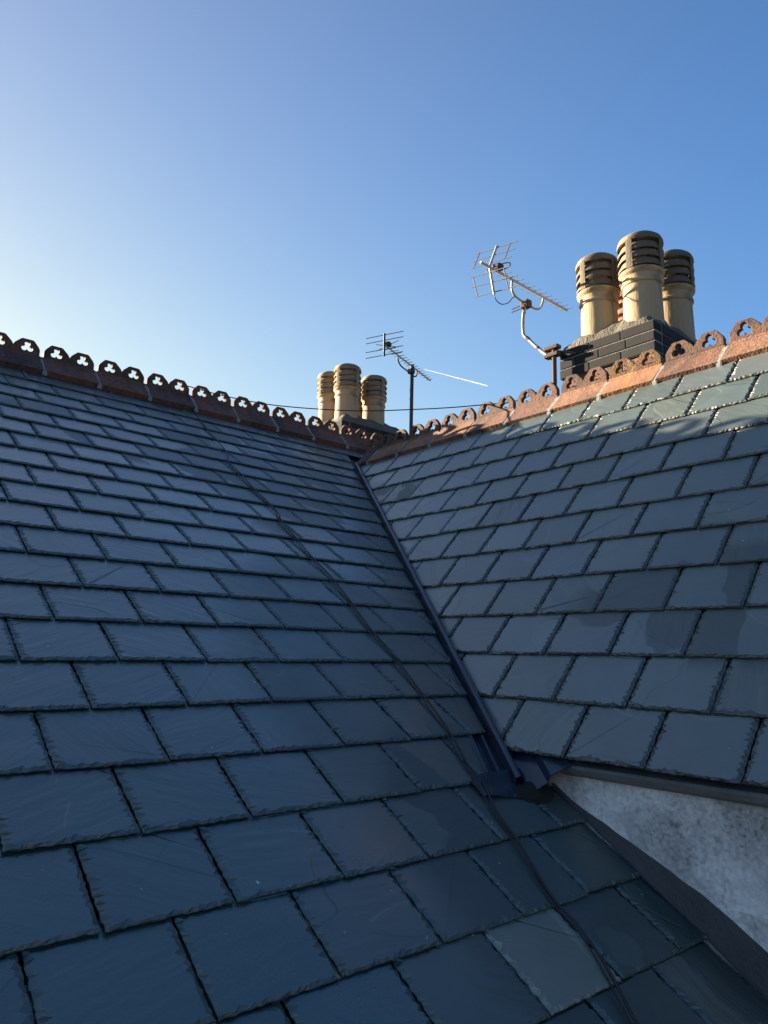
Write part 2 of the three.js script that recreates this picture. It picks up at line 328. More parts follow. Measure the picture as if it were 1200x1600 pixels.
const mortarMap = dataTex(512, 512, (x, y) => { const t = 0.7 + 0.5 * fbm(x * 14, y * 14, 4, 81) + 0.25 * (vn(x * 200, y * 200, 82) - 0.5); return [0.22 * t, 0.22 * t, 0.215 * t]; }, true);
const mortar = new THREE.MeshStandardMaterial({ map: mortarMap, bumpMap: clayBump, bumpScale: 0.006, roughness: 0.92 });

// ---------------------------------------------------------------- crested ridge tiles
const RUN = 0.145, RISE = 0.138, CREST = 0.114;
function trefoil(cx, cy, s) {
  const p = new THREE.Path(), d = 0.0215 * s, r = 0.0185 * s; let first = true;
  for (let i = 0; i < 3; i++) {
    const t = Math.PI / 2 + i * 2 * Math.PI / 3, px = cx + d * Math.cos(t), py = cy + d * Math.sin(t);
    for (let k = 0; k <= 10; k++) { const a = t - 2.25 + k * 0.45, x = px + r * Math.cos(a), y = py + r * Math.sin(a); if (first) { p.moveTo(x, y); first = false; } else p.lineTo(x, y); }
  }
  p.closePath(); return p;
}
function tileGeo(L, lobes = 2) {
  const h = L / 2, ct = 0.034;
  const s = new THREE.Shape(); s.moveTo(-h + 0.008, -0.03); s.lineTo(h - 0.008, -0.03);
  const lw = L / lobes, rl = [];
  for (let i = lobes - 1; i >= 0; i--) { const c = -h + lw * (i + 0.5), q = lw / 2; const ql = i === 0 ? q - 0.008 : q, qr = i === lobes - 1 ? q - 0.008 : q; rl.push([c + qr, 0.052], [c + qr * 0.88, 0.072], [c + q * 0.46, CREST - 0.004], [c + q * 0.36, CREST], [c - q * 0.36, CREST], [c - q * 0.46, CREST - 0.004], [c - ql * 0.88, 0.072], [c - ql, 0.052]); }
  for (const p of rl) s.lineTo(p[0], p[1]); s.closePath();
  for (let i = 0; i < lobes; i++) s.holes.push(trefoil(-h + lw * (i + 0.5), 0.055, 1.08));
  const crest = new THREE.ExtrudeGeometry(s, { depth: ct - 0.008, bevelEnabled: true, bevelThickness: 0.004, bevelSize: 0.003, bevelOffset: -0.003, bevelSegments: 1 }); crest.translate(0, 0, -(ct - 0.008) / 2);
  const wing = new THREE.Shape(), t = 0.05, il = Math.hypot(RUN, RISE), nx = RISE / il * t, ny = RUN / il * t;
  wing.moveTo(-RUN, -RISE); wing.lineTo(-0.02, -0.012); wing.lineTo(0.02, -0.012); wing.lineTo(RUN, -RISE); wing.lineTo(RUN - nx, -RISE - ny); wing.lineTo(0, -0.068); wing.lineTo(-RUN + nx, -RISE - ny); wing.closePath();
  const w = new THREE.ExtrudeGeometry(wing, { depth: L - 0.006, bevelEnabled: true, bevelThickness: 0.003, bevelSize: 0.003, bevelOffset: -0.003, bevelSegments: 1 }); w.translate(0, 0, -(L - 0.006) / 2); w.rotateY(Math.PI / 2);
  const roll = new THREE.CylinderGeometry(0.026, 0.026, L - 0.004, 10, 1); roll.rotateZ(Math.PI / 2); roll.translate(0, -0.016, 0);
  return { crest, wing: mergeGeometries([w, roll.toNonIndexed()]) };
}
function jointGeo(seed) {  // bed of mortar squeezed up between two tiles
  const s = new THREE.Shape(), o = -0.003; s.moveTo(-RUN - o, -RISE); s.lineTo(-0.022, -0.014); s.lineTo(0, 0.01); s.lineTo(0.022, -0.014); s.lineTo(RUN + o, -RISE); s.lineTo(RUN - 0.008, -RISE - 0.034); s.lineTo(0, -0.07); s.lineTo(-RUN + 0.008, -RISE - 0.034); s.closePath();
  const w = 0.027;
  let g = new THREE.ExtrudeGeometry(s, { depth: w, steps: 2, bevelEnabled: false }); g.translate(0, 0, -w / 2); g.rotateY(Math.PI / 2);
  const p = g.attributes.position; for (let i = 0; i < p.count; i++) { const y = p.getY(i), z = p.getZ(i), f = (vn(y * 60 + seed, z * 60, seed) - 0.5); p.setX(i, p.getX(i) * (1 + 0.9 * (vn(y * 25, z * 9, seed + 1) - 0.3)) + 0.004 * f); p.setY(i, y + 0.002 * f); }
  g.computeVertexNormals(); return boxUV(g);
}
function withUVShift(g, r) { const q = boxUV(g.clone()); const a = q.attributes.uv, x = r() * 5, y = r() * 5; for (let i = 0; i < a.count; i++) a.setXY(i, a.getX(i) + x, a.getY(i) + y); return q; }
const joints = [jointGeo(1), jointGeo(2), jointGeo(3)];
function layRidge(group, start, count, pitch, place, dirTurn, seed, mats, special) {
  const r = rng(seed), base = tileGeo(pitch - 0.013), vars = Array.from({ length: 6 }, () => ({ wing: withUVShift(base.wing, r), crest: withUVShift(base.crest, r) }));
  group.updateMatrixWorld(); const inv = group.matrixWorld.clone().invert();
  for (let i = 0; i < count; i++) {
    const c = start + pitch * (i + 0.5), sp = special && special(i);
    const vr = vars[Math.floor(r() * 6)], m = part(group, 'ridge_tile', vr.wing, sp ? sp.mat : mats[Math.floor(r() * mats.length)], sp && sp.label);
    part(m, 'cresting', vr.crest, sp ? sp.crest : crestMats[Math.floor(r() * 2)]);
    const M = new THREE.Matrix4().makeRotationFromEuler(new THREE.Euler((r() - 0.5) * 0.025, dirTurn + (r() - 0.5) * 0.012, (r() - 0.5) * 0.016)); const p = place(c + (r() - 0.5) * 0.006); M.setPosition(p.x, p.y + (r() - 0.5) * 0.006, p.z);
    m.applyMatrix4(inv.clone().multiply(M));
    const q = part(group, 'mortar_joint', joints[i % 3], mortar), M2 = new THREE.Matrix4().makeRotationY(dirTurn), p2 = place(start + pitch * i); M2.setPosition(p2.x, p2.y, p2.z); q.applyMatrix4(inv.clone().multiply(M2));
  }
}
layRidge(mainRoof, 1.388 - 0.394 * 3, 17, 0.394, (d) => wp(ridge1.e, d, ridge1.y), Math.PI / 2, 31, darkClays);
const ePitch = 0.3816, eStart = -4.758;
layRidge(crossRoof, eStart, 12, ePitch, (e) => wp(e, ridge2.d, ridge2.y), 0, 47, clays, (i) => i === 6 ? { mat: lichenClay, crest: lichenCrest, label: 'ridge tile blotched with yellow lichen' } : null);
{ // the short cut tile where the cross ridge dies into the main slope
  const tg = tileGeo(0.17, 1), m = part(crossRoof, 'ridge_tile', boxUV(tg.wing), darkClays[1], 'short cut ridge tile at the valley head'); part(m, 'cresting', boxUV(tg.crest), crestMats[0]); const M = new THREE.Matrix4(); const p = wp(eStart - 0.092, ridge2.d, ridge2.y); M.setPosition(p.x, p.y, p.z);
  m.applyMatrix4(crossRoof.matrixWorld.clone().invert().multiply(M));
}
console.log('ridges');

// ---------------------------------------------------------------- valley trough with its hollow centre rib
{
  const t0 = onPlane(A1, vl1.p.u, vl1.p.v);
  const aL = A1.x.clone().addScaledVector(vDir, -A1.x.dot(vDir)).normalize().negate();                 // up the left slope, square to the valley
  const aR = A2.x.clone().addScaledVector(vDir, -A2.x.dot(vDir)).normalize();
  const up = A1.y.clone().add(A2.y); up.addScaledVector(vDir, -up.dot(vDir)).normalize();
  const across = V3().crossVectors(vDir, up).normalize(); if (across.dot(aR) < 0) across.negate();
  const plastic = new THREE.MeshPhysicalMaterial({ color: new THREE.Color(0.02, 0.03, 0.05), roughness: 0.27, bumpMap: clayBump, bumpScale: 0.0006, side: THREE.DoubleSide });
  const valley = thing('valley_trough', 'dark blue moulded valley trough with a raised centre rib between the slopes', 'valley trough', vPt.toArray());
  const s0 = -3.16, s1 = 0.965;    // along the valley from its head to its mouth, from the point at camera height
  const sweep = (prof, a, b, n = 24, wob = 0) => {
    const pos = [], idx = [], uv = [], m = prof.length; let acc = [0]; for (let i = 1; i < m; i++) acc.push(acc[i - 1] + prof[i].distanceTo(prof[i - 1]));
    for (let k = 0; k <= n; k++) for (let i = 0; i < m; i++) { const s = a + (b - a) * k / n, w = wob * (vn(k * 0.6, i * 0.3, 5) - 0.5); const p = prof[i]; pos.push(p.x + vDir.x * s + up.x * w, p.y + vDir.y * s + up.y * w, p.z + vDir.z * s + up.z * w); uv.push(acc[i], s); }
    for (let k = 0; k < n; k++) for (let i = 0; i < m - 1; i++) { const q = k * m + i; idx.push(q, q + 1, q + m, q + 1, q + m + 1, q + m); }
    const g = new THREE.BufferGeometry(); g.setAttribute('position', new THREE.Float32BufferAttribute(pos, 3)); g.setAttribute('uv', new THREE.Float32BufferAttribute(uv, 2)); g.setIndex(idx); return toCreasedNormals(g, 0.6);
  };
  const solid = (line, t) => { const out = line.map((p) => p.clone()); for (let i = line.length - 1; i >= 0; i--) out.push(line[i].clone().addScaledVector(up, -t)); out.push(out[0].clone()); return out; };
  const Lf = (a, n) => aL.clone().multiplyScalar(a).addScaledVector(A1.y, n), Rt = (a, n) => aR.clone().multiplyScalar(a).addScaledVector(A2.y, n), C = (a, h) => across.clone().multiplyScalar(a).addScaledVector(up, h);
  part(valley, 'left_channel', sweep(solid([Lf(0.21, -0.014), Lf(0.128, -0.014), Lf(0.124, 0.008), Lf(0.112, 0.012), Lf(0.102, -0.008), Lf(0.07, -0.01), Lf(0.063, 0.009), Lf(0.055, 0.011), Lf(0.046, -0.01), C(-0.013, 0.004)], 0.003), s0, s1, 24, 0.003), plastic);
  part(valley, 'right_channel', sweep(solid([C(0.013, 0.004), Rt(0.05, -0.014), Rt(0.1, -0.016), Rt(0.125, 0.002), Rt(0.14, 0.0), Rt(0.2, -0.012)], 0.003), s0 + 0.2, s1 + 0.02, 24), plastic);
  const rib = []; for (let i = 0; i <= 10; i++) { const a = Math.PI * (1 - i / 10); rib.push([0.013 * Math.cos(a), 0.056 + 0.012 * Math.sin(a)]); }
  const outer = [[-0.016, -0.002], [-0.014, 0.05], ...rib, [0.014, 0.05], [0.016, -0.002]], inner = outer.map(([x, y]) => [x * 0.8, y > 0.03 ? y - 0.003 : y]).reverse();
  part(valley, 'rib', sweep([...outer, ...inner, outer[0]].map(([x, y]) => C(x, y)), s0, s1, 20), plastic);
  // joint clips near the head
  const clipG = sweep(outer.map(([x, y]) => C(x * 1.25, y * 1.05 + 0.001)), s0 + 0.34, s0 + 0.37, 1); part(valley, 'clip', clipG, plastic);
  // apron flap that carries the water on to the slates below
  const fl = []; const fidx = []; const nu = 14, nv = 6;
  const c0 = toPlane(A1, vPt.clone().addScaledVector(vDir, s1));
  for (let i = 0; i <= nu; i++) for (let k = 0; k <= nv; k++) { const u = c0.u - 0.215 + 0.27 * i / nu, v = c0.v - 0.075 + (0.085 + 0.05 * i / nu) * k / nv; const w = 0.021 + 0.004 * Math.sin(i * 0.7) * (k / nv) + 0.004 * vn(i, k, 9) + 0.014 * sstep(0.6, 1, 1 - k / nv); const p = onPlane(A1, Math.min(u, WALLU - 0.01), v, w).sub(vPt); fl.push(p.x, p.y, p.z); }
  for (let i = 0; i < nu; i++) for (let k = 0; k < nv; k++) { const q = i * (nv + 1) + k; fidx.push(q, q + 1, q + nv + 1, q + 1, q + nv + 2, q + nv + 1); }
  const fg = new THREE.BufferGeometry(); fg.setAttribute('position', new THREE.Float32BufferAttribute(fl, 3)); fg.setAttribute('uv', new THREE.Float32BufferAttribute(new Float32Array(fl.length / 3 * 2), 2)); fg.setIndex(fidx); fg.computeVertexNormals();
  part(valley, 'apron_flap', fg, plastic);

  // moss and grit lodged under the mouth, leaf litter and twigs further up
  const mossMat = new THREE.MeshStandardMaterial({ color: new THREE.Color(0.018, 0.018, 0.014), roughness: 1, bumpMap: clayBump, bumpScale: 0.01 });
  const lump = (seed, sx, sy, sz) => { const g = new THREE.IcosahedronGeometry(1, 4), p = g.attributes.position; for (let i = 0; i < p.count; i++) { const x = p.getX(i), y = p.getY(i), z = p.getZ(i), f = 0.7 + 0.55 * fbm(x * 2.3 + seed, z * 2.3 + y * 1.7, 3, seed); p.setXYZ(i, x * f * sx, Math.max(y, -0.5) * f * sy, z * f * sz); } g.computeVertexNormals(); return g; };
  const q = onPlane(A1, c0.u + 0.035, c0.v + 0.03, 0.016);
  const moss = part(scene, numbered('moss_clump'), lump(4, 0.05, 0.022, 0.095), mossMat); moss.position.copy(q); moss.quaternion.setFromRotationMatrix(new THREE.Matrix4().makeBasis(A1.z, A1.y, A1.x.clone().negate())); moss.userData = { label: 'black clump of wet moss under the mouth of the valley trough', category: 'moss' };
  const r = rng(77), geos = [];
  for (const [sc, cnt] of [[0.62, 18], [0.1, 12], [-0.3, 8], [0.3, 8]]) for (let i = 0; i < cnt; i++) { const p = vPt.clone().addScaledVector(vDir, sc + (r() - 0.5) * 0.12).add(Lf(0.022 + r() * 0.04, 0.006 + r() * 0.014)); const d = V3(r() - 0.5, (r() - 0.5) * 0.5, r() - 0.5).normalize().multiplyScalar(0.01 + r() * 0.03); geos.push(rod(p, p.clone().add(d), 0.0008 + r() * 0.0016, 5, 0.0006)); }
  const lit = part(scene, numbered('leaf_litter'), mergeGeometries(geos), new THREE.MeshStandardMaterial({ color: new THREE.Color(0.07, 0.05, 0.035), roughness: 1 })); lit.userData = { label: 'twigs and leaf litter caught beside the rib of the valley trough', category: 'litter', kind: 'stuff' };
}

// ---------------------------------------------------------------- aerial cable: from the right mast across to the main ridge and down the slope
const black = new THREE.MeshStandardMaterial({ color: new THREE.Color(0.012, 0.012, 0.014), roughness: 0.5 });
{
  const pts = [[2.11, -0.30], [2.096, -0.2], [2.07, -0.08], [1.982, 0.349], [1.933, 0.832], [1.862, 1.008], [1.861, 1.232], [1.842, 1.448], [1.841, 1.673], [1.84, 1.81], [1.798, 1.971], [1.778, 2.18], [1.756, 2.411], [1.745, 2.64], [1.718, 2.875], [1.674, 3.1], [1.664, 3.252], [1.655, 3.34], [1.614, 3.572], [1.566, 3.831], [1.504, 4.023], [1.501, 4.094], [1.444, 4.237], [1.425, 4.345], [1.367, 4.562], [1.367, 4.659], [1.336, 4.796], [1.282, 4.93], [1.2, 5.4], [1.15, 6.1]];
  const slope = pts.map(([u, v], i) => onPlane(A1, u, v, i < 3 ? 0.09 - i * 0.03 : 0.022 + 0.008 * vn(i * 1.7, 0, 3)));
  const over = [[-3.0, 4.09, 1.87], [-3.342, 4.1, 1.846], [-3.495, 3.988, 1.837], [-3.729, 3.817, 1.829], [-3.968, 3.641, 1.831], [-4.213, 3.462, 1.839], [-4.423, 3.308, 1.859], [-4.901, 2.958, 1.942], [-5.268, 2.689, 2.057], [-5.44, 2.59, 2.125], [-5.54, 2.54, 2.16]].map((a) => wp(...a));
  const cab = part(scene, numbered('aerial_cable'), tube([...over, wp(-5.515, 2.535, 2.115), wp(-5.45, 2.535, 2.01), wp(-5.37, 2.54, 1.905), ...slope.slice(3)], 0.0044, 420, 8), black);
  cab.userData = { label: 'thin black cable strung between the ridges and trailing down the left slope', category: 'cable' };
  const s2 = pts.slice(5).map(([u, v], i) => onPlane(A1, u - 0.009 - 0.012 * vn(i * 0.8, 1, 6), v, 0.02 + 0.006 * vn(i * 1.3, 4, 3)));
  const c2 = part(scene, numbered('aerial_cable'), tube(s2, 0.0028, 260, 6), black);
  c2.userData = { label: 'second thinner black cable lying beside the first on the left slope', category: 'cable' };
}

// ---------------------------------------------------------------- chimneys
const blueBrickMap = dataTex(512, 512, (x, y) => { const t = 0.6 + 0.7 * fbm(x * 8, y * 8, 4, 91) + 0.3 * (vn(x * 160, y * 160, 92) - 0.5), d = sstep(0.54, 0.7, fbm(x * 11, y * 11, 4, 93)) * 0.4; return [0.052, 0.053, 0.062].map((c, i) => c * t * (1 - d) + [0.17, 0.155, 0.135][i] * d); }, true);
const blueBrick = [0.15, 0.1, 0.24].map((f) => new THREE.MeshStandardMaterial({ color: new THREE.Color(f, f, f), map: blueBrickMap, bumpMap: clayBump, bumpScale: 0.002, roughness: 0.9 }));
const redBrick = [clay(new THREE.Color(0.8, 0.75, 0.8)), clay(new THREE.Color(0.62, 0.6, 0.66))];
const buffMap = dataTex(512, 512, (x, y) => { const t = 0.82 + 0.3 * fbm(x * 6, y * 6, 4, 95) + 0.12 * (vn(x * 150, y * 150, 96) - 0.5), s = sstep(0.5, 0.7, fbm(x * 9, y * 5, 4, 97)) * 0.6; return [0.37, 0.265, 0.15].map((c, i) => c * t * (1 - s) + [0.13, 0.1, 0.07][i] * s); }, true);
const buff = new THREE.MeshStandardMaterial({ map: buffMap, bumpMap: clayBump, bumpScale: 0.002, roughness: 0.75 });
const sootMap = dataTex(512, 512, (x, y) => { const t = 0.6 + 0.8 * fbm(x * 10, y * 10, 4, 98) + 0.3 * (vn(x * 170, y * 170, 99) - 0.5), s = sstep(0.45, 0.65, fbm(x * 5, y * 5, 4, 100)); return [0.26, 0.195, 0.12].map((c, i) => c * t * (1 - s) + [0.11, 0.086, 0.063][i] * t * s); }, true);
const sooty = new THREE.MeshStandardMaterial({ map: sootMap, bumpMap: clayBump, bumpScale: 0.004, roughness: 0.9 });
const sootyPale = new THREE.MeshStandardMaterial({ color: new THREE.Color(1.7, 1.65, 1.55), map: sootMap, bumpMap: clayBump, bumpScale: 0.004, roughness: 0.9 });
const redPot = new THREE.MeshStandardMaterial({ color: new THREE.Color(0.95, 0.8, 0.8), map: clayMap, bumpMap: clayBump, bumpScale: 0.003, roughness: 0.85 });
const v2 = (a) => a.map(([x, y]) => new THREE.Vector2(x, y));
const lathe = (a, n = 40) => { const g = new THREE.LatheGeometry(v2(a), n); const p = g.attributes.uv, m = a.length; for (let i = 0; i < p.count; i++) p.setXY(i, p.getX(i) * 0.9, p.getY(i) * 0.5); return toCreasedNormals(g, 0.7); };
function latheArc(a, s, len, n) { const g = new THREE.LatheGeometry(v2(a), n, s, len); const p = g.attributes.uv; for (let i = 0; i < p.count; i++) p.setXY(i, p.getX(i) * 0.9 * len / 6.28, p.getY(i) * 0.3); return toCreasedNormals(g, 0.7); }
const potGeo = {
  body: lathe([[0.105, -0.1], [0.136, -0.1], [0.131, 0.0], [0.127, 0.2], [0.1275, 0.222], [0.134, 0.224], [0.138, 0.232], [0.138, 0.240], [0.131, 0.246], [0.131, 0.285], [0.142, 0.296], [0.150, 0.306], [0.151, 0.320], [0.142, 0.326], [0.11, 0.326], [0.108, 0.2], [0.105, -0.1]]),
  louvre: lathe([[0.120, 0.040], [0.122, 0.052], [0.130, 0.054], [0.152, 0.010], [0.152, 0.0], [0.146, -0.002], [0.120, 0.040]]),
  pier: latheArc([[0.118, 0], [0.154, 0], [0.154, 0.208], [0.118, 0.208], [0.118, 0]], -0.15, 0.30, 5),
  dome: lathe([[0.001, 0.028], [0.085, 0.02], [0.118, 0.0], [0.152, -0.004], [0.154, 0.006], [0.152, 0.02], [0.142, 0.042], [0.122, 0.058], [0.09, 0.067], [0.04, 0.071], [0.001, 0.072]]),
};
function buildPot(chimney, x, y, z, turn, s, capMat) {
  const pot = part(chimney, 'chimney_pot', potGeo.body, buff); pot.position.set(x, y, z); pot.rotation.y = turn; pot.scale.setScalar(s);
  for (let i = 0; i < 3; i++) { const l = part(pot, 'louvre', potGeo.louvre, capMat); l.position.y = 0.335 + i * 0.06; }
  for (let i = 0; i < 4; i++) { const l = part(pot, 'pier', potGeo.pier, capMat); l.position.y = 0.322; l.rotation.y = i * Math.PI / 2; }
  const d = part(pot, 'dome', potGeo.dome, capMat); d.position.y = 0.528;
  return pot;
}
const brickGeo = {}; function brickBox(l, h, w) { const k = [l, h, w].map((q) => q.toFixed(3)).join(); return brickGeo[k] ||= boxUV(new RoundedBoxGeometry(l, h, w, 1, 0.003), 2); }
function brickRing(group, x0, x1, z0, z1, y, ch, mats, r, shift) {   // one course of bricks around a rectangular stack
  const bh = ch - 0.009, T = 0.1;
  const run = (len, place) => { const n = Math.max(2, Math.round((len - shift) / 0.225)); let p = 0; const first = shift > 0 ? shift : (len / n); const rest = (len - first) / Math.max(1, Math.round((len - first) / 0.225)); let w = first; while (p < len - 0.02) { const l = Math.min(w, len - p); place(p + l / 2, l - 0.009); p += l; w = rest; } };
  const add = (cx, cz, l, turn) => { const m = part(group, 'brick', brickBox(l, bh, T), mats[Math.floor(r() * mats.length)]); m.position.set(cx + (r() - 0.5) * 0.003, y + ch / 2, cz + (r() - 0.5) * 0.003); m.rotation.y = turn; };
  run(x1 - x0, (p, l) => { add(x0 + p, z1 - T / 2, l, 0); add(x1 - p, z0 + T / 2, l, 0); });
  run(z1 - z0 - 2 * T - 0.009, (p, l) => { add(x1 - T / 2, z1 - T - 0.0045 - p, l, Math.PI / 2); add(x0 + T / 2, z0 + T + 0.0045 + p, l, Math.PI / 2); });
}
function flaunch(group, x0, x1, z0, z1, y0, y1, pots, seed) {
  const n = 34, pos = [], uv = [], idx = [];
  for (let i = 0; i <= n; i++) for (let k = 0; k <= n; k++) {
    const x = x0 + (x1 - x0) * i / n, z = z0 + (z1 - z0) * k / n, ed = Math.min(i, n - i, k, n - k) / n;
    let dp = 9; for (const p of pots) dp = Math.min(dp, Math.hypot(x - p[0], z - p[1]));
    const h = y0 + (y1 - y0) * sstep(-0.03, 0.19, ed + 0.05 * (vn(i * 0.4, k * 0.4, seed) - 0.5)) + 0.012 * (fbm(i * 0.35, k * 0.35, 3, seed) - 0.5) + 0.015 * sstep(0.2, 0.13, dp);
    pos.push(x, ed === 0 ? y0 - 0.012 : h, z); uv.push(x, z);
  }
  for (let i = 0; i < n; i++) for (let k = 0; k < n; k++) { const q = i * (n + 1) + k; idx.push(q, q + 1, q + n + 1, q + 1, q + n + 2, q + n + 1); }
  const g = new THREE.BufferGeometry(); g.setAttribute('position', new THREE.Float32BufferAttribute(pos, 3)); g.setAttribute('uv', new THREE.Float32BufferAttribute(uv, 2)); g.setIndex(idx); g.computeVertexNormals(); return g;
}
const flaunchMat = new THREE.MeshStandardMaterial({ color: new THREE.Color(0.5, 0.42, 0.33), map: mortarMap, bumpMap: clayBump, bumpScale: 0.012, roughness: 0.95 });
const coreMat = new THREE.MeshStandardMaterial({ color: new THREE.Color(0.8, 0.74, 0.68), map: mortarMap, bumpMap: clayBump, bumpScale: 0.004, roughness: 0.95 });
function chimney(label, e, d, baseY, topY, pots, seed, capMat, capCourses, redCourses) {
  // e: [left, right] along the cross ridge, d: [near, far], topY: top of the brick cap, all relative to camera height
  const r = rng(seed), ex = (e[0] + e[1]) / 2, dx = (d[0] + d[1]) / 2;
  const c = thing('chimney', label, 'chimney', [ex, baseY + H, -dx], 'chimney stacks behind the ridges');
  const hx = (e[1] - e[0]) / 2, hz = (d[1] - d[0]) / 2, ch = 0.072; let y = topY - baseY;
  const inb = 0.018;
  const core = (a, y0, y1) => boxUV(new THREE.BoxGeometry(2 * (hx - a), y1 - y0, 2 * (hz - a)).translate(0, (y0 + y1) / 2, 0));
  const yc = y - capCourses * ch, yr = yc - redCourses * ch;
  part(c, 'mortar_core', core(0.006, yc + 0.001, y - 0.002), coreMat);
  part(c, 'stack_core', core(inb + 0.006, yr, yc), coreMat);
  part(c, 'stack_base', core(inb, 0, yr - 0.001), redBrick[0]);
  for (let k = 0; k < capCourses; k++) brickRing(c, -hx, hx, -hz, hz, y - (k + 1) * ch, ch, blueBrick, r, k % 2 ? 0.112 : 0);
  for (let k = 0; k < redCourses; k++) brickRing(c, -hx + inb, hx - inb, -hz + inb, hz - inb, yc - (k + 1) * ch, ch, redBrick, r, k % 2 ? 0.112 : 0);
  const local = pots.map((p) => [p.e - ex, -(p.d - dx), p]);
  part(c, 'flaunching', flaunch(c, -hx + 0.008, hx - 0.008, -hz + 0.008, hz - 0.008, y - 0.004, y + 0.135, local, seed), flaunchMat);
  for (const [x, z, p] of local) {
    if (p.red) { const prof = [[0.09, -0.1], [0.115, -0.1], [0.105, 0.1]]; for (let i = 0; i < 6; i++) { const yy = 0.1 + i * 0.068; prof.push([0.1, yy], [0.104, yy + 0.02], [0.13, yy + 0.034], [0.128, yy + 0.05], [0.1, yy + 0.066]); } prof.push([0.095, 0.52], [0.06, 0.54], [0.05, 0.52], [0.05, -0.1], [0.09, -0.1]); const m = part(c, 'chimney_pot', lathe(prof, 28), redPot, 'red clay pot with stacked flared rings'); m.position.set(x, p.y - baseY, z); }
    else buildPot(c, x, p.y - baseY, z, p.turn, p.s || 1, capMat);
  }
  return c;
}
const chR = chimney('nearer chimney with black brick cap and buff pots behind the right ridge', [-2.95, -2.215], [4.15, 4.98], 0.2, 2.135,
  [{ e: -2.388, d: 4.335, y: 2.25, turn: 0.0 }, { e: -2.728, d: 4.335, y: 2.235, turn: -0.19, s: 1.0 }, { e: -2.395, d: 4.765, y: 2.26, turn: 0.03, s: 1.04 }, { e: -2.724, d: 4.755, y: 2.24, red: true }], 611, sooty, 3, 5);
const chM = chimney('farther chimney with three pale buff pots beyond where the ridges meet', [-6.72, -5.92], [4.47, 5.5], 0.2, 2.40,
  [{ e: -6.135, d: 4.691, y: 2.515, turn: 0.15 }, { e: -6.145, d: 5.085, y: 2.51, turn: 0.05, s: 0.97 }, { e: -6.46, d: 4.70, y: 2.52, turn: 0.0 }, { e: -6.46, d: 5.08, y: 2.50, turn: 0.1 }], 613, sootyPale, 6, 4);
console.log('chimneys');

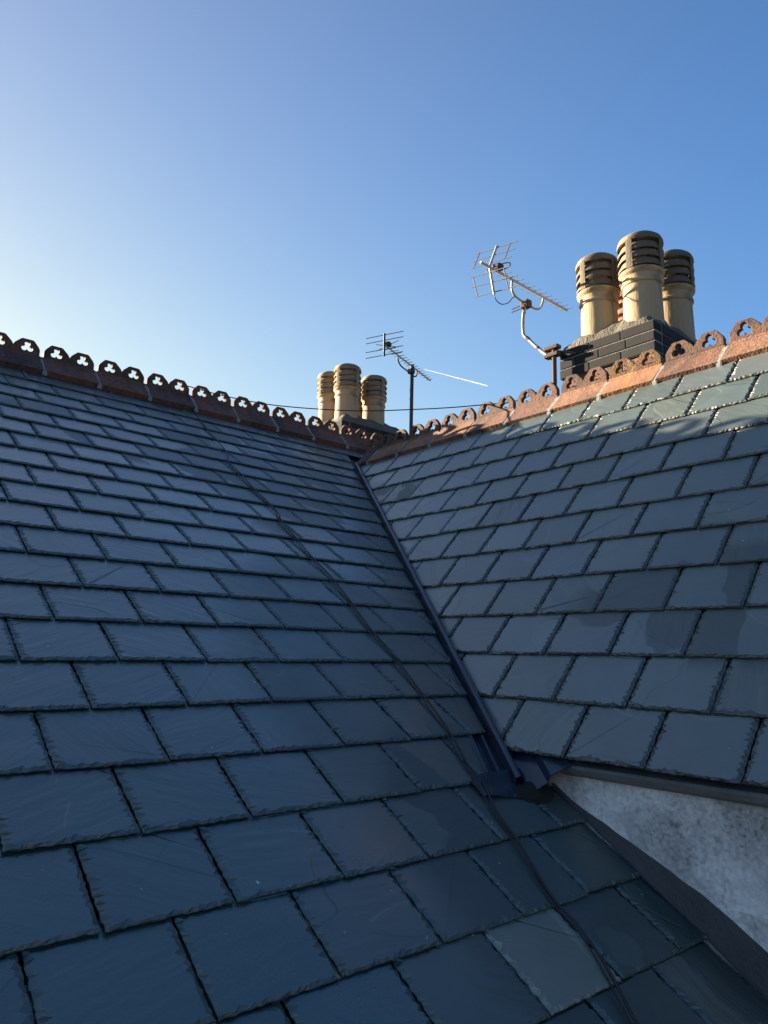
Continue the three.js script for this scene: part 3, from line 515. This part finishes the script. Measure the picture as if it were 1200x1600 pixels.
// ---------------------------------------------------------------- television aerials
const alu = new THREE.MeshStandardMaterial({ color: new THREE.Color(0.42, 0.42, 0.4), metalness: 0.3, roughness: 0.6 });
const aluDull = new THREE.MeshStandardMaterial({ color: new THREE.Color(0.13, 0.14, 0.12), metalness: 0.5, roughness: 0.65 });
const galv = new THREE.MeshStandardMaterial({ color: new THREE.Color(0.3, 0.3, 0.3), metalness: 0.2, roughness: 0.55 });
const rust = new THREE.MeshStandardMaterial({ color: new THREE.Color(0.09, 0.055, 0.04), roughness: 0.9 });
const darkMetal = new THREE.MeshStandardMaterial({ color: new THREE.Color(0.04, 0.04, 0.042), metalness: 0.3, roughness: 0.6 });
{
  const A = wp(-3.167, 3.565, 2.7), b = V3(-0.0283, 0, -0.9996), ed = V3(0.9877, -0.1536, -0.028), U = V3(0.1536, 0.9881, -0.0043);
  const P = (s, u, q = 0) => A.clone().addScaledVector(b, s).addScaledVector(U, u).addScaledVector(ed, q);
  const t = thing('television_aerial', 'nearer aerial with a mesh reflector on a bent white pole beside the chimney', 'aerial', wp(-2.95, 4.1, 1.78).toArray(), 'aerials against the sky');
  wpart(t, 'boom', rod(P(0, 0), P(1.056, 0), 0.0095, 8), alu);
  wpart(t, 'reflector_arm', rod(P(0.096, 0.0), P(0.15, 0.178), 0.009, 8), alu); wpart(t, 'reflector_arm', rod(P(0.1, 0.0), P(0.178, -0.17), 0.009, 8), alu);
  for (const [s, u] of [[0.149, 0.165], [0.128, 0.101], [0.107, 0.037], [0.108, -0.032], [0.141, -0.093], [0.181, -0.153]]) wpart(t, 'reflector_rod', rod(P(s, u, -0.192), P(s, u, 0.184), 0.0037, 6), aluDull);
  for (const q of [-0.16, 0.125]) { wpart(t, 'reflector_tie', rod(P(0.149, 0.168, q), P(0.106, 0.034, q), 0.0037, 6), aluDull); wpart(t, 'reflector_tie', rod(P(0.107, -0.03, q), P(0.182, -0.156, q), 0.0037, 6), aluDull); }
  const bx = new RoundedBoxGeometry(0.075, 0.05, 0.06, 3, 0.016); bx.applyMatrix4(new THREE.Matrix4().makeBasis(ed, U, b.clone().negate())); const bp = P(0.185, 0.03); bx.translate(bp.x, bp.y, bp.z); wpart(t, 'dipole_box', bx, darkMetal);
  wpart(t, 'dipole', tube([P(0.19, 0.016, -0.1), P(0.19, 0.016, 0.1), P(0.19, 0.034, 0.11), P(0.19, 0.046, 0.095), P(0.19, 0.046, -0.095), P(0.19, 0.034, -0.11)], 0.0042, 40, 6, true), aluDull);
  for (let i = 0; i < 12; i++) { const s = 0.26 + i * 0.0715, l = 0.068 - i * 0.001; wpart(t, 'director', rod(P(s, 0.008, -l), P(s, 0.008, l), 0.0033, 6), aluDull); }
  wpart(t, 'cradle', tube([P(0.357, 0.004), P(0.36, -0.05), P(0.375, -0.085), P(0.42, -0.108), P(0.522, -0.116), P(0.66, -0.118), P(0.715, -0.095), P(0.738, -0.048), P(0.742, 0.003)], 0.0085, 48, 8), galv);
  const top = P(0.545, -0.118);
  const clampB = new RoundedBoxGeometry(0.07, 0.06, 0.06, 1, 0.01); clampB.translate(top.x, top.y - 0.005, top.z); wpart(t, 'cradle_clamp', clampB, rust);
  for (const q of [-0.012, 0.012]) wpart(t, 'bolt', rod(top.clone().add(V3(-0.12, -0.02 + q, 0.02)), top.clone().add(V3(0.02, -0.015 + q, 0.01)), 0.004, 6), rust);
  wpart(t, 'pole', tube([top.clone().add(V3(0, 0.02, 0)), wp(-3.238, 4.12, 2.50), wp(-3.242, 4.12, 2.39), wp(-3.233, 4.12, 2.344), wp(-3.204, 4.12, 2.312), wp(-3.10, 4.12, 2.195), wp(-2.985, 4.11, 2.082)], 0.0125, 60, 10), galv);
  wpart(t, 'rust_band', rod(wp(-3.228, 4.12, 2.56), wp(-3.232, 4.12, 2.52), 0.0135, 10), rust); wpart(t, 'rust_band', rod(wp(-3.212, 4.12, 2.322), wp(-3.185, 4.12, 2.292), 0.0138, 10), rust); wpart(t, 'rust_band', rod(wp(-3.115, 4.12, 2.212), wp(-3.095, 4.12, 2.19), 0.0138, 10), rust);
  wpart(t, 'post', rod(wp(-2.955, 4.095, 1.72), wp(-2.95, 4.095, 2.17), 0.017, 10), rust);
  for (const y of [2.15, 2.095]) { const g = new RoundedBoxGeometry(0.12, 0.03, 0.055, 1, 0.008); const c = wp(-2.965, 4.095, y); g.translate(c.x, c.y, c.z); wpart(t, 'bracket', g, rust); }
  wpart(t, 'lashing', rod(wp(-2.93, 4.1, 2.12), wp(-2.80, 4.14, 2.075), 0.008, 6), rust);
  wpart(t, 'feeder', tube([P(0.178, -0.165), P(0.2, -0.2), P(0.26, -0.215), P(0.34, -0.18), P(0.40, -0.115), P(0.5, -0.125), top.clone().add(V3(0.016, -0.06, 0.012))], 0.0034, 50, 6), darkMetal);
}
{
  const A = wp(-5.193, 4.421, 2.985), b = V3(-0.3593, 0, -0.9332), ed = V3(0.9332, -0.0091, -0.3593), U = V3(0.0085, 1, -0.0033);
  const P = (s, u, q = 0) => A.clone().addScaledVector(b, s).addScaledVector(U, u).addScaledVector(ed, q);
  const m = P(0.62, 0), base = V3(m.x - 0.02, 0.95 + H, m.z);
  const t = thing('television_aerial', 'farther slim aerial on a straight dark pole beside the distant chimney', 'aerial', base.toArray(), 'aerials against the sky');
  wpart(t, 'pole', rod(base, V3(m.x, 2.985 + H + 0.02, m.z), 0.019, 10), darkMetal);
  wpart(t, 'boom', rod(P(0, 0), P(1.078, 0), 0.0085, 8), alu);
  wpart(t, 'reflector_bar', rod(P(-0.012, 0.115), P(-0.008, -0.12), 0.011, 8), darkMetal);
  for (const u of [0.104, 0.047, -0.047, -0.108]) wpart(t, 'reflector_rod', rod(P(-0.005, u, -0.21), P(-0.005, u, 0.206), 0.004, 6), aluDull);
  const bx = new RoundedBoxGeometry(0.07, 0.05, 0.06, 3, 0.016); bx.applyMatrix4(new THREE.Matrix4().makeBasis(ed, U, b.clone().negate())); const bp = P(0.06, 0.028); bx.translate(bp.x, bp.y, bp.z); wpart(t, 'dipole_box', bx, darkMetal);
  for (const k of [-1, 1]) wpart(t, 'dipole', rod(P(0.05, 0.01 - k * 0.035, -0.125), P(0.05, 0.01 + k * 0.035, 0.125), 0.0036, 6), aluDull);
  for (let i = 0; i < 15; i++) { const s = 0.12 + i * 0.0665, l = 0.062 - i * 0.0017; wpart(t, 'director', rod(P(s, 0.006, -l), P(s, 0.006, l), 0.0033, 6), aluDull); }
  wpart(t, 'cradle', tube([P(0.28, 0), P(0.29, -0.05), P(0.35, -0.085), P(0.5, -0.09), P(0.68, -0.09), P(0.73, -0.06), P(0.735, 0)], 0.008, 40, 8), darkMetal);
  const cb = new RoundedBoxGeometry(0.06, 0.06, 0.06, 1, 0.01); const cp = P(0.6, -0.06); cb.translate(cp.x, cp.y, cp.z); wpart(t, 'cradle_clamp', cb, darkMetal);
  for (const y of [2.62, 2.47, 2.72]) { const c = V3(m.x - 0.008, y + H, m.z); wpart(t, 'tape_band', rod(c, c.clone().add(V3(0, 0.012, 0)), 0.0203, 10), galv); }
}

// ---------------------------------------------------------------- rendered wall under the right eave
const renderMap = dataTex(1024, 1024, (x, y) => {
  const a = fbm(x * 5, y * 5, 4, 111), s = sstep(0.44, 0.62, fbm(x * 7 + 3, y * 4, 5, 112)), dk = sstep(0.5, 0.72, fbm(x * 16, y * 16, 4, 113)), sp = vn(x * 260, y * 260, 114), br = sstep(0.5, 0.7, fbm(x * 3.1, y * 3.1, 3, 115));
  const cr = Math.max(0, 1 - Math.abs(((x * 3.1) % 1) - 0.5 + 0.03 * (fbm(y * 14, 0.5, 3, 116) - 0.5)) * 160) * sstep(0.45, 0.6, vn(x * 2, y * 5, 117));
  let t = 0.34 + 0.18 * a + 0.22 * s - 0.05 * dk + 0.16 * (sp - 0.5) + 0.12 * (vn(x * 150, y * 150, 118) - 0.5) - 0.14 * sstep(0.62, 0.85, vn(x * 180, y * 180, 119)) * sstep(0.4, 0.6, fbm(x * 9, y * 9, 3, 123)) + 0.16 * (fbm(x * 26, y * 18, 4, 120) - 0.5); t *= 1 - 0.45 * cr; return [t * (1.02 + 0.08 * br), t * (0.98 + 0.02 * br), t * (0.96 - 0.02 * br)];
}, true);
const renderBump = dataTex(512, 512, (x, y) => 0.6 * fbm(x * 10, y * 10, 4, 121) + 0.4 * vn(x * 110, y * 110, 122), false);
const renderMat = new THREE.MeshStandardMaterial({ map: renderMap, bumpMap: renderBump, bumpScale: 0.008, roughness: 0.93 });
const lead = new THREE.MeshStandardMaterial({ color: new THREE.Color(0.6, 0.6, 0.62), map: mortarMap, bumpMap: clayBump, bumpScale: 0.003, roughness: 0.6 });
{
  const wallD = 2.317, x0 = -2.7, x1 = 5;
  const t = thing('rendered_wall', 'stained grey rendered wall under the eave of the right slope', 'wall', [(x0 + x1) / 2, 0, -wallD - 0.15]);
  const g = new THREE.BoxGeometry(x1 - x0, H - 0.365, 0.3); g.translate((x0 + x1) / 2, (H - 0.365) / 2, -wallD - 0.15); wpart(t, 'render', boxUV(g, 0.55), renderMat);
  // grey strip bedded under the eave slates
  const n = 60, pos = [], idx = [], uv = [], prof = [[-0.02, 0.024], [0.05, 0.006], [0.055, -0.004], [0.046, -0.022], [0.024, -0.034], [0.0, -0.036], [-0.02, -0.03], [-0.02, 0.024]];
  for (let i = 0; i <= n; i++) for (const [o, y] of prof) { const x = -1.66 + (x1 + 1.66) * i / n, w = 0.007 * (fbm(i * 0.35, y * 20, 2, 7) - 0.5); pos.push(x, H - 0.385 + y + w, -wallD + o * (0.85 + 0.3 * vn(i * 0.2, 0, 8)) + w * 0.6); uv.push(x, o + y); }
  const m = prof.length; for (let i = 0; i < n; i++) for (let k = 0; k < m - 1; k++) { const q = i * m + k; idx.push(q, q + m, q + 1, q + 1, q + m, q + m + 1); }
  const sg = new THREE.BufferGeometry(); sg.setAttribute('position', new THREE.Float32BufferAttribute(pos, 3)); sg.setAttribute('uv', new THREE.Float32BufferAttribute(uv, 2)); sg.setIndex(idx); wpart(t, 'undercloak', toCreasedNormals(sg, 0.6), lead);
  // lead upstand along the foot of the wall, dressed a little over the slates
  const fp = [], fi = [], fu = [], N = 90;
  for (let i = 0; i <= N; i++) {
    const v = 4.16 + (6.2 - 4.16) * i / N, f = i / N, hgt = 0.012 + 0.10 * sstep(0.02, 0.35, f) + 0.035 * (fbm(f * 9, 0, 3, 3) - 0.5) * sstep(0, 0.2, f);
    const foot = onPlane(A1, WALLU, v, 0.016), a = onPlane(A1, WALLU - 0.018 - 0.006 * vn(i * 0.4, 0, 4), v, 0.019), wb = foot.clone(); wb.z = -wallD + 0.008; foot.z = -wallD + 0.008;
    const topP = wb.clone().add(V3(0, hgt, 0)), back = topP.clone(); back.z = -wallD - 0.0026;
    for (const p of [a, foot, topP, back]) { fp.push(p.x, p.y, p.z); } fu.push(v, 0, v, 0.02, v, 0.02 + hgt, v, 0.03 + hgt);
  }
  for (let i = 0; i < N; i++) for (let k = 0; k < 3; k++) { const q = i * 4 + k; fi.push(q, q + 1, q + 4, q + 1, q + 5, q + 4); }
  const fg = new THREE.BufferGeometry(); fg.setAttribute('position', new THREE.Float32BufferAttribute(fp, 3)); fg.setAttribute('uv', new THREE.Float32BufferAttribute(fu, 2)); fg.setIndex(fi); fg.computeVertexNormals();
  wpart(t, 'lead_flashing', fg, new THREE.MeshStandardMaterial({ color: new THREE.Color(0.22, 0.22, 0.25), map: mortarMap, bumpMap: clayBump, bumpScale: 0.004, roughness: 0.7, side: THREE.DoubleSide }));
}

// ---------------------------------------------------------------- what carries the roofs, and the ground
{
  const brickwork = new THREE.MeshStandardMaterial({ color: new THREE.Color(0.9, 0.85, 0.85), map: clayMap, roughness: 0.9 });
  const m = part(scene, numbered('house_wall'), boxUV(new THREE.BoxGeometry(9.4, H - 1.6, 12.5).translate(-5.5, (H - 1.6) / 2, -2.5)), brickwork); m.userData = { label: 'brick body of the house below the left slope', category: 'house' };
  const gd = new THREE.PlaneGeometry(3000, 3000); gd.rotateX(-Math.PI / 2);
  const gm = part(scene, 'ground', gd, new THREE.MeshStandardMaterial({ color: new THREE.Color(0.16, 0.155, 0.12), roughness: 1 })); gm.userData = { kind: 'structure', label: 'open ground below the house', category: 'ground' };
}
{ // a short vapour trail of ice crystals high behind the far aerial
  const a = wp(-1677.288, 1603.577, 930.186), b = wp(-1539.789, 1764.083, 875.82);
  const c = part(scene, numbered('contrail_cloud'), rod(a, b, 0.7, 10, 1.9), new THREE.MeshPhysicalMaterial({ color: new THREE.Color(1, 1, 1), roughness: 1, transmission: 0.75, thickness: 0 })); c.userData = { label: 'short white vapour trail low in the blue sky', category: 'contrail' };
}
renderer.render(scene, camera);
